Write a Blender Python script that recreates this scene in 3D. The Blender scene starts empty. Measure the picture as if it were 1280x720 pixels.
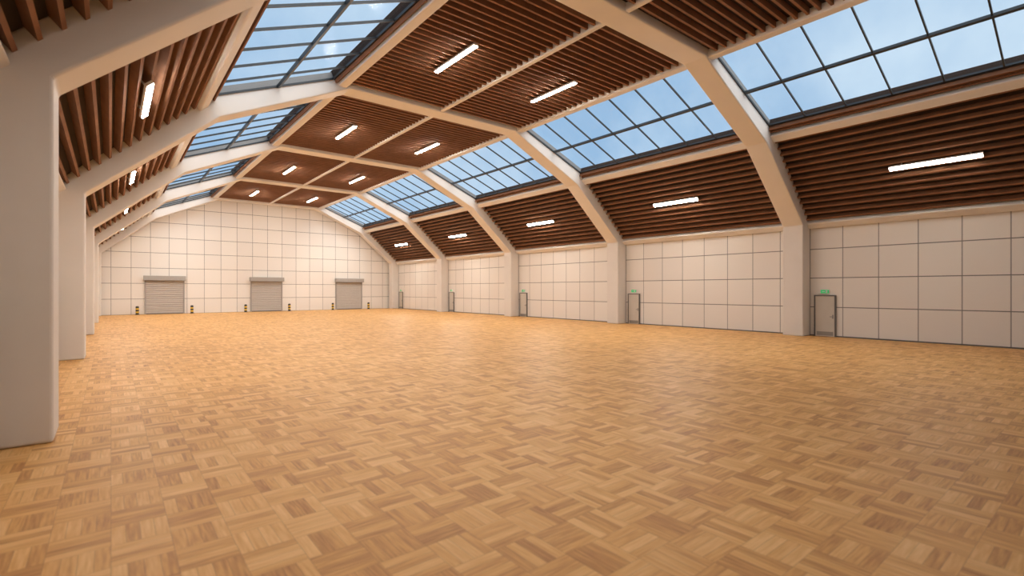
import bpy, bmesh, math
from mathutils import Vector
sc=bpy.context.scene
try:
    sc.view_settings.view_transform='Standard'
except Exception: pass

# ------------------------------------------------------------ materials
def newmat(name):
    m=bpy.data.materials.new(name); m.use_nodes=True
    nt=m.node_tree; b=nt.nodes['Principled BSDF']
    return m,nt,b
def N(nt,t,**k):
    n=nt.nodes.new(t)
    for a,v in k.items(): setattr(n,a,v)
    return n
def M(nt,op,a,b=None,c=None):
    n=nt.nodes.new('ShaderNodeMath'); n.operation=op
    for i,v in enumerate((a,b,c)):
        if v is None: continue
        if isinstance(v,(int,float)): n.inputs[i].default_value=v
        else: nt.links.new(v,n.inputs[i])
    return n.outputs[0]
def mixc(nt,f,a,b,blend='MIX'):
    n=nt.nodes.new('ShaderNodeMix'); n.data_type='RGBA'; n.blend_type=blend
    for s,v in ((n.inputs[0],f),(n.inputs[6],a),(n.inputs[7],b)):
        if isinstance(v,(int,float)): s.default_value=v
        elif isinstance(v,tuple): s.default_value=(*v,1) if len(v)==3 else v
        else: nt.links.new(v,s)
    return n.outputs[2]
def noisy(name,col,rough=.5,var=.12,scale=3.0,stretch=(1,1,1),metal=0,bump=0.0):
    m,nt,b=newmat(name)
    tc=N(nt,'ShaderNodeNewGeometry'); mp=N(nt,'ShaderNodeMapping')
    mp.inputs['Scale'].default_value=stretch
    nt.links.new(tc.outputs['Position'],mp.inputs[0])
    no=N(nt,'ShaderNodeTexNoise'); no.inputs['Scale'].default_value=scale; no.inputs['Detail'].default_value=5
    nt.links.new(mp.outputs[0],no.inputs[0])
    lo=tuple(c*(1-var) for c in col); hi=tuple(min(1,c*(1+var)) for c in col)
    nt.links.new(mixc(nt,no.outputs[0],lo,hi),b.inputs['Base Color'])
    b.inputs['Roughness'].default_value=rough; b.inputs['Metallic'].default_value=metal
    if bump:
        bp=N(nt,'ShaderNodeBump'); bp.inputs['Strength'].default_value=bump; bp.inputs['Distance'].default_value=.02
        nt.links.new(no.outputs[0],bp.inputs['Height']); nt.links.new(bp.outputs[0],b.inputs['Normal'])
    return m
def emis(name,col,s):
    m,nt,b=newmat(name)
    b.inputs['Base Color'].default_value=(*col,1)
    b.inputs['Emission Color'].default_value=(*col,1); b.inputs['Emission Strength'].default_value=s
    return m

mat_plaster=noisy('white_plaster',(.74,.70,.66),.6,.05,1.2,bump=.05)
mat_wood=noisy('slat_wood',(.235,.105,.050),.75,.35,2.0,(1,1,1))
mat_woodback=noisy('slat_backing',(.030,.015,.009),.9,.2,3)
mat_black=noisy('mullion_dark',(.03,.035,.04),.4,.1,3)
mat_shell=noisy('roof_shell',(.25,.25,.25),.8,.1,2)
mat_steel=noisy('shutter_steel',(.50,.46,.43),.5,.06,4,metal=.1)
mat_steel2=noisy('shutter_box',(.36,.34,.32),.45,.08,4)
mat_door=noisy('door_paint',(.60,.56,.50),.45,.04,4)
mat_frame=noisy('door_frame_grey',(.13,.125,.12),.5,.08,4)
mat_handle=noisy('handle_metal',(.3,.3,.3),.3,.05,9,metal=.9)
mat_yel=noisy('bollard_yellow',(.75,.48,.04),.5,.08,6)
mat_blk=noisy('bollard_black',(.03,.03,.03),.5,.08,6)
LK=[.38,1.0,1.22,1.35,1.42]
mat_lamps=[emis('lamp_diffuser_%d'%q,(1.0,.92,.81),150*k) for q,k in enumerate(LK)]
mat_green=emis('exit_green',(.02,.50,.17),.35)
mat_white=noisy('sign_white',(.8,.8,.8),.5,.03,6)
mat_housing=noisy('lamp_housing',(.75,.73,.7),.4,.03,6)

# glass
m,nt,b=newmat('skylight_glass'); mat_glass=m
tr=N(nt,'ShaderNodeBsdfTransparent'); tr.inputs[0].default_value=(.97,.99,1,1)
gl=N(nt,'ShaderNodeBsdfGlossy'); gl.inputs['Roughness'].default_value=.08
mx=N(nt,'ShaderNodeMixShader'); mx.inputs[0].default_value=.03
nt.links.new(tr.outputs[0],mx.inputs[1]); nt.links.new(gl.outputs[0],mx.inputs[2])
nt.links.new(mx.outputs[0],nt.nodes['Material Output'].inputs[0])

# panelled wall
def wallmat(name,axis,off):
    m,nt,b=newmat(name)
    g=N(nt,'ShaderNodeNewGeometry'); s=N(nt,'ShaderNodeSeparateXYZ'); nt.links.new(g.outputs['Position'],s.inputs[0])
    w=.022
    def line(v,o):
        t=M(nt,'SUBTRACT',v,o); t=M(nt,'DIVIDE',t,1.5); f=M(nt,'FRACT',t)
        d=M(nt,'MULTIPLY',M(nt,'MINIMUM',f,M(nt,'SUBTRACT',1.0,f)),1.5)
        return M(nt,'LESS_THAN',d,w), M(nt,'FLOOR',t)
    l1,i1=line(s.outputs[axis],off); l2,i2=line(s.outputs[2],0.0)
    l=M(nt,'MAXIMUM',M(nt,'MULTIPLY',l1,.8),l2)
    cb=N(nt,'ShaderNodeCombineXYZ'); nt.links.new(i1,cb.inputs[0]); nt.links.new(i2,cb.inputs[1])
    wn=N(nt,'ShaderNodeTexWhiteNoise'); nt.links.new(cb.outputs[0],wn.inputs[0])
    base=mixc(nt,wn.outputs[0],(.76,.72,.68),(.80,.765,.72))
    nt.links.new(mixc(nt,l,base,(.20,.195,.19)),b.inputs['Base Color'])
    b.inputs['Roughness'].default_value=.4
    bp=N(nt,'ShaderNodeBump'); bp.inputs['Strength'].default_value=.4; bp.inputs['Distance'].default_value=.02; bp.invert=True
    nt.links.new(l,bp.inputs['Height']); nt.links.new(bp.outputs[0],b.inputs['Normal'])
    return m
mat_wy=wallmat('wall_panels_side',1,10.6)
mat_wx=wallmat('wall_panels_end',0,13.5)

# parquet
m,nt,b=newmat('parquet_floor'); mat_floor=m
g=N(nt,'ShaderNodeNewGeometry'); s=N(nt,'ShaderNodeSeparateXYZ'); nt.links.new(g.outputs['Position'],s.inputs[0])
S=.46; K=4
px=M(nt,'DIVIDE',s.outputs[0],S); py=M(nt,'DIVIDE',s.outputs[1],S)
cx=M(nt,'FLOOR',px); cy=M(nt,'FLOOR',py)
fx=M(nt,'SUBTRACT',px,cx); fy=M(nt,'SUBTRACT',py,cy)
par=M(nt,'FLOORED_MODULO',M(nt,'ADD',cx,cy),2.0)
ip=M(nt,'SUBTRACT',1.0,par)
u=M(nt,'ADD',M(nt,'MULTIPLY',fx,par),M(nt,'MULTIPLY',fy,ip))
v=M(nt,'ADD',M(nt,'MULTIPLY',fy,par),M(nt,'MULTIPLY',fx,ip))
uk=M(nt,'MULTIPLY',u,float(K)); sid=M(nt,'FLOOR',uk); fu=M(nt,'SUBTRACT',uk,sid)
cb=N(nt,'ShaderNodeCombineXYZ'); nt.links.new(cx,cb.inputs[0]); nt.links.new(cy,cb.inputs[1]); nt.links.new(sid,cb.inputs[2])
wn=N(nt,'ShaderNodeTexWhiteNoise'); nt.links.new(cb.outputs[0],wn.inputs[0])
cb2=N(nt,'ShaderNodeCombineXYZ'); nt.links.new(cx,cb2.inputs[0]); nt.links.new(cy,cb2.inputs[1]); cb2.inputs[2].default_value=17
wn2=N(nt,'ShaderNodeTexWhiteNoise'); nt.links.new(cb2.outputs[0],wn2.inputs[0])
cg=N(nt,'ShaderNodeCombineXYZ')
nt.links.new(M(nt,'ADD',M(nt,'MULTIPLY',u,10.0),M(nt,'MULTIPLY',wn.outputs[0],50.0)),cg.inputs[0])
nt.links.new(M(nt,'ADD',M(nt,'MULTIPLY',v,.8),M(nt,'MULTIPLY',cx,3.1)),cg.inputs[1])
nt.links.new(M(nt,'MULTIPLY',cy,2.7),cg.inputs[2])
no=N(nt,'ShaderNodeTexNoise'); no.inputs['Scale'].default_value=1.6; no.inputs['Detail'].default_value=4
nt.links.new(cg.outputs[0],no.inputs[0])
t=M(nt,'ADD',M(nt,'MULTIPLY',wn.outputs[0],.34),M(nt,'MULTIPLY',wn2.outputs[0],.06))
t=M(nt,'ADD',t,M(nt,'MULTIPLY',no.outputs[0],.66))
cr=N(nt,'ShaderNodeValToRGB'); nt.links.new(t,cr.inputs[0])
e=cr.color_ramp.elements; e[0].position=.20; e[0].color=(.38,.145,.034,1); e[1].position=.88; e[1].color=(.90,.56,.24,1)
k=e.new(.52); k.color=(.70,.355,.105,1)
d1=M(nt,'MINIMUM',fu,M(nt,'SUBTRACT',1.0,fu)); d2=M(nt,'MULTIPLY',M(nt,'MINIMUM',v,M(nt,'SUBTRACT',1.0,v)),float(K))
gap=M(nt,'LESS_THAN',M(nt,'MINIMUM',d1,d2),.02)
nt.links.new(mixc(nt,M(nt,'MULTIPLY',gap,.5),cr.outputs[0],(.22,.09,.03)),b.inputs['Base Color'])
b.inputs['Roughness'].default_value=.5; b.inputs['Specular IOR Level'].default_value=.35

# ------------------------------------------------------------ mesh helpers
class B:
    def __init__(s,name,mats): s.name=name; s.mats=mats; s.v=[]; s.f=[]; s.m=[]
    def hexa(s,p,mi=0):
        o=len(s.v); s.v+= [tuple(q) for q in p]
        for f in ((0,1,2,3),(7,6,5,4),(0,4,5,1),(1,5,6,2),(2,6,7,3),(3,7,4,0)):
            s.f.append([o+i for i in f]); s.m.append(mi)
    def box(s,x0,x1,y0,y1,z0,z1,mi=0):
        s.hexa([(x0,y0,z0),(x0,y1,z0),(x1,y1,z0),(x1,y0,z0),(x0,y0,z1),(x0,y1,z1),(x1,y1,z1),(x1,y0,z1)],mi)
    def seg(s,A,Bp,y0,y1,v0,v1,n0,n1,mi=0):
        A=Vector(A);d=(Vector(Bp)-A).normalized(); n=Vector((-d.y,d.x))
        if n.y>0: n=-n
        def P(y,v,q):
            r=A+d*v+n*q; return (r.x,y,r.y)
        s.hexa([P(y0,v0,n0),P(y1,v0,n0),P(y1,v1,n0),P(y0,v1,n0),P(y0,v0,n1),P(y1,v0,n1),P(y1,v1,n1),P(y0,v1,n1)],mi)
    def prism(s,poly,y0,y1,mi=0):
        o=len(s.v);n=len(poly)
        s.v+=[(x,y0,z) for x,z in poly]+[(x,y1,z) for x,z in poly]
        s.f.append([o+i for i in range(n)]); s.m.append(mi)
        s.f.append([o+n+i for i in reversed(range(n))]); s.m.append(mi)
        for i in range(n):
            j=(i+1)%n; s.f.append([o+i,o+n+i,o+n+j,o+j]); s.m.append(mi)
    def cyl(s,x,y,z0,z1,r,mi=0,seg=20,r1=None):
        r1=r if r1 is None else r1
        o=len(s.v)
        for z,rr in ((z0,r),(z1,r1)):
            for i in range(seg):
                a=2*math.pi*i/seg; s.v.append((x+rr*math.cos(a),y+rr*math.sin(a),z))
        s.f.append([o+i for i in reversed(range(seg))]); s.m.append(mi)
        s.f.append([o+seg+i for i in range(seg)]); s.m.append(mi)
        for i in range(seg):
            j=(i+1)%seg; s.f.append([o+i,o+j,o+seg+j,o+seg+i]); s.m.append(mi)
    def done(s,bevel=0,smooth=False):
        me=bpy.data.meshes.new(s.name); me.from_pydata(s.v,[],s.f)
        for mt in s.mats: me.materials.append(mt)
        me.polygons.foreach_set('material_index',s.m)
        bm=bmesh.new(); bm.from_mesh(me); bmesh.ops.recalc_face_normals(bm,faces=bm.faces); bm.to_mesh(me); bm.free()
        o=bpy.data.objects.new(s.name,me); sc.collection.objects.link(o)
        if bevel:
            md=o.modifiers.new('bevel','BEVEL'); md.width=bevel; md.segments=3; md.limit_method='ANGLE'; md.angle_limit=math.radians(25)
        return o

CX=13.5; HW=15.1; L=12.0; Y0=10.6; D=1.0
YB=-7.4; YF=59.95
p0=(HW,5.9); p1=(10.9,9.75); p2=(5.3,12.0)
def side(p,s): return (CX+s*p[0],p[1])
arches=[Y0+k*L for k in range(-1,5)]      # near faces
bays=[(arches[i]+D,arches[i+1]) for i in range(5)]
allbays=[(YB,arches[0])]+bays

# floor
f=B('floor',[mat_floor]); f.box(CX-HW-.4,CX+HW+.4,YB-.4,YF+.4,-.3,0); f.done()
for s,nm in ((-1,'wall_left'),(1,'wall_right')):
    w=B(nm,[mat_wy]); a=CX+s*HW; b_=CX+s*(HW+.35)
    w.box(min(a,b_),max(a,b_),YB-.4,YF+.4,0,6.1); w.done()
gable=[(CX-HW,0),(CX+HW,0),side(p0,1),side(p1,1),side(p2,1),side(p2,-1),side(p1,-1),side(p0,-1)]
w=B('wall_back',[mat_wx]); w.prism(gable,YF,YF+.35); w.done()
w=B('wall_front',[mat_wx]); w.prism(gable,YB-.35,YB); w.done()
t=B('baseboard_right',[mat_frame]); t.box(CX+HW-.03,CX+HW,YB,YF,0,.06); t.done()
t=B('baseboard_left',[mat_frame]); t.box(CX-HW,CX-HW+.03,YB,YF,0,.06); t.done()

# arches
inn=[(HW-.9,0),(HW-.9,5.72),(10.15,9.22),(4.9,11.66)]
out=[(HW+.0,0),(HW+.0,5.9),(10.95,9.9),(5.35,12.1)]
poly=[(CX+x,z) for x,z in out]+[(CX-x,z) for x,z in reversed(out)]+[(CX-x,z) for x,z in inn]+[(CX+x,z) for x,z in reversed(inn)]
for y in arches:
    a=B('roof_arch',[mat_plaster]); a.prism(poly,y,y+D); a.done(bevel=.05)

# ceiling shell + slats
c=B('ceiling',[mat_woodback,mat_shell])
sl=B('ceiling_slats',[mat_wood])
SP=.38
for s in (-1,1):
    A,Bq=side(p0,s),side(p1,s); Ls=(Vector(Bq)-Vector(A)).length
    c.seg(A,Bq,YB,YF,-.25,Ls+.1,-.35,0,0)
    for (y0,y1) in allbays:
        v=.42
        while v<Ls-.3:
            sl.seg(A,Bq,y0,y1,v-.04,v+.04,0,.24); v+=SP
    A,Bq=side(p1,s),side(p2,s); Lg=(Vector(Bq)-Vector(A)).length
    c.seg(A,Bq,YB,YF,-.05,.6,-.4,0,0)
    c.seg(A,Bq,YB,YF,Lg-.35,Lg+.05,-.4,0,0)
    for (y0,y1) in allbays:
        for v in (.34,.54): sl.seg(A,Bq,y0,y1,v-.03,v+.03,0,.16)
        sl.seg(A,Bq,y0,y1,Lg-.34,Lg-.28,0,.14)
c.box(CX-p2[0],CX+p2[0],YB,YF,p2[1],p2[1]+.35,0)
for (y0,y1) in allbays:
    nn=int((y1-y0)/.36)
    for k in range(1,nn):
        y=y0+(y1-y0)*k/nn
        for s in (-1,1):
            xa,xb=sorted((CX+s*.10,CX+s*(p2[0]-.2)))
            sl.box(xa,xb,y-.045,y+.045,p2[1]-.22,p2[1])
c.done(); sl.done()

# purlins
i=1
def trim(fn):
    global i
    t=B('trim_%d'%i,[mat_plaster]); i+=1; fn(t); t.done(bevel=.05)
trim(lambda t:t.box(CX-.11,CX+.11,YB,YF,p2[1]-.30,p2[1]))
for s in (-1,1):
    A,Bq,Cq=side(p0,s),side(p1,s),side(p2,s)
    Ls=(Vector(Bq)-Vector(A)).length
    trim(lambda t:t.seg(A,Bq,YB,YF,-.12,.26,-.1,.36))
    trim(lambda t:t.seg(A,Bq,YB,YF,Ls-.24,Ls+.16,-.1,.40))
    trim(lambda t:t.box(min(CX+s*5.05,CX+s*5.45),max(CX+s*5.05,CX+s*5.45),YB,YF,p2[1]-.34,p2[1]))

# skylight windows
wi=1
for s in (-1,1):
    A,Bq=side(p1,s),side(p2,s); Lg=(Vector(Bq)-Vector(A)).length
    v0,v1=.6,Lg-.35
    for (y0,y1) in bays:
        w=B('window_%d'%wi,[mat_black,mat_glass]); wi+=1
        n0,n1=-.10,-.02
        w.seg(A,Bq,y0-.02,y1+.02,v0,v0+.07,n0,n1); w.seg(A,Bq,y0-.02,y1+.02,v1-.07,v1,n0,n1)
        w.seg(A,Bq,y0-.02,y0+.05,v0+.07,v1-.07,n0,n1); w.seg(A,Bq,y1-.05,y1+.02,v0+.07,v1-.07,n0,n1)
        vm=(v0+v1)/2
        w.seg(A,Bq,y0+.05,y1-.05,vm-.055,vm+.055,n0,n1+.04)
        nc=7
        for k in range(1,nc):
            y=y0+(y1-y0)*k/nc
            w.seg(A,Bq,y-.025,y+.025,v0+.07,vm-.055,n0,n1); w.seg(A,Bq,y-.025,y+.025,vm+.055,v1-.07,n0,n1)
        a=Vector(A);d=(Vector(Bq)-a).normalized(); n=Vector((-d.y,d.x)); n=-n if n.y>0 else n
        o=len(w.v)
        for y,v in ((y0,v0),(y1,v0),(y1,v1),(y0,v1)):
            r=a+d*v+n*(-.06); w.v.append((r.x,y,r.y))
        w.f.append([o,o+1,o+2,o+3]); w.m.append(1)
        w.done()
    r=B('ceiling_band_%s'%('right' if s>0 else 'left'),[mat_shell])
    ys=[(YB,bays[0][0])]+[(a,a+D) for a in arches[1:-1]]+[(arches[-1],YF)]  # first span: unseen rear bay roofed opaque, no skylights, to darken the near end
    for a_,b_ in ys: r.seg(A,Bq,a_,b_,v0,v1,-.35,-.05)
    r.done()

# lamps
def lamp(A,Bq,vm,n,yc,ml):
    b=B('ceiling_lamp',[mat_housing,ml])
    b.seg(A,Bq,yc-1.5,yc+1.5,vm-.10,vm+.10,n-.08,n)
    b.seg(A,Bq,yc-1.47,yc+1.47,vm-.08,vm+.08,n+.001,n+.025,1)
    for yy in (-1.1,1.1): b.seg(A,Bq,yc+yy-.02,yc+yy+.02,vm-.02,vm+.02,0,n-.08)
    b.done()
for q,(y0,y1) in enumerate(bays):
    yc=(y0+y1)/2
    for s in (-1,1):
        A,Bq=side(p0,s),side(p1,s)
        lamp(A,Bq,2.9,.36,yc,mat_lamps[q])
        lamp((CX,p2[1]),(CX+s*5,p2[1]),2.7,.34,yc,mat_lamps[q])

# personnel doors + exit signs
di=1
for s in (1,-1):
    for (y0,y1) in bays:
        yc=y1-.72; X=CX+s*HW
        d=B('door_%d'%di,[mat_frame,mat_door,mat_handle]); di+=1
        def bx(a,b_,*r):
            xa,xb=sorted((X-s*a,X-s*b_)); d.box(xa,xb,*r)
        bx(0,.10,yc-.50,yc-.44,0,2.12,0); bx(0,.10,yc+.44,yc+.50,0,2.12,0); bx(0,.10,yc-.44,yc+.44,2.06,2.12,0)
        bx(0,.07,yc-.44,yc+.44,.01,2.06,1)
        bx(.07,.13,yc-.38,yc-.34,1.0,1.04,2); bx(.13,.15,yc-.38,yc-.24,1.0,1.04,2); bx(.07,.08,yc-.39,yc-.33,.92,1.12,2)
        bx(.07,.076,yc-.38,yc+.38,.05,.25,2)
        d.done()
        e=B('exit_sign',[mat_white,mat_green])
        def ex(a,b_,*r):
            xa,xb=sorted((X-s*a,X-s*b_)); e.box(xa,xb,*r)
        ex(0,.08,yc-.2,yc+.2,2.20,2.40,0); ex(.08,.085,yc-.19,yc+.19,2.21,2.39,1)
        ex(.085,.088,yc-.12,yc-.04,2.24,2.36,0); ex(.085,.088,yc+.0,yc+.13,2.285,2.315,0)
        e.done()

# roller shutters + bollards
for cx_ in (CX-.1-9.25,CX-.1,CX-.1+9.25):
    d=B('roller_shutter_door',[mat_steel,mat_steel2,mat_frame])
    z=.06
    d.box(cx_-1.5,cx_+1.5,YF-.05,YF,0,3.3,1)
    while z<3.2:
        zz=z
        d.hexa([(cx_-1.5,YF-.05,zz),(cx_-1.5,YF-.045,zz+.2),(cx_+1.5,YF-.045,zz+.2),(cx_+1.5,YF-.05,zz),
                (cx_-1.5,YF-.10,zz+.03),(cx_-1.5,YF-.10,zz+.15),(cx_+1.5,YF-.10,zz+.15),(cx_+1.5,YF-.10,zz+.03)],0)
        z+=.2
    d.box(cx_-1.5,cx_+1.5,YF-.14,YF-.10,0,.09,2)
    for s in (-1,1):
        xa,xb=sorted((cx_+s*1.5,cx_+s*1.62)); d.box(xa,xb,YF-.14,YF,0,3.35,1)
    d.box(cx_-1.72,cx_+1.72,YF-.5,YF,3.3,3.75,1)
    d.done(bevel=.015)
    for s in (-1,1):
        b=B('bollard',[mat_yel,mat_blk]); x=cx_+s*2.2; y=YF-.7
        b.cyl(x,y,0,.03,.2,1)
        for k in range(5): b.cyl(x,y,.03+k*.15,.03+(k+1)*.15,.13,(k+1)%2)
        b.cyl(x,y,.78,.83,.13,1,r1=.07)
        b.done()

# ------------------------------------------------------------ world & sun
w=bpy.data.worlds.new('sky'); sc.world=w; w.use_nodes=True; nt=w.node_tree
bg=nt.nodes['Background']; tc=N(nt,'ShaderNodeTexCoord')
no=N(nt,'ShaderNodeTexNoise'); no.inputs['Scale'].default_value=2.2; no.inputs['Detail'].default_value=6; no.inputs['Roughness'].default_value=.6
nt.links.new(tc.outputs['Generated'],no.inputs[0])
cr=N(nt,'ShaderNodeValToRGB'); nt.links.new(no.outputs[0],cr.inputs[0])
cr.color_ramp.elements[0].position=.38; cr.color_ramp.elements[0].color=(.29,.47,.69,1)
cr.color_ramp.elements[1].position=.74; cr.color_ramp.elements[1].color=(.62,.76,.88,1)
nt.links.new(cr.outputs[0],bg.inputs[0]); bg.inputs[1].default_value=1.12
sd=bpy.data.lights.new('sun','SUN'); sd.energy=3.8; sd.angle=math.radians(70); sd.color=(1,.94,.86)
so=bpy.data.objects.new('sun',sd); so.rotation_euler=(math.radians(30),math.radians(12),0); so.location=(CX,20,30); sc.collection.objects.link(so)

# ------------------------------------------------------------ camera
cd=bpy.data.cameras.new('camera'); cam=bpy.data.objects.new('camera',cd); sc.collection.objects.link(cam)
cd.sensor_width=36; cd.lens=36*623.5/1280; cd.shift_y=2/1280; cd.clip_end=300
cd.dof.use_dof=True; cd.dof.focus_distance=32; cd.dof.aperture_fstop=.75
cam.location=(0,0,2.4); cam.rotation_euler=(math.radians(90),0,-math.radians(38.8))
sc.camera=cam
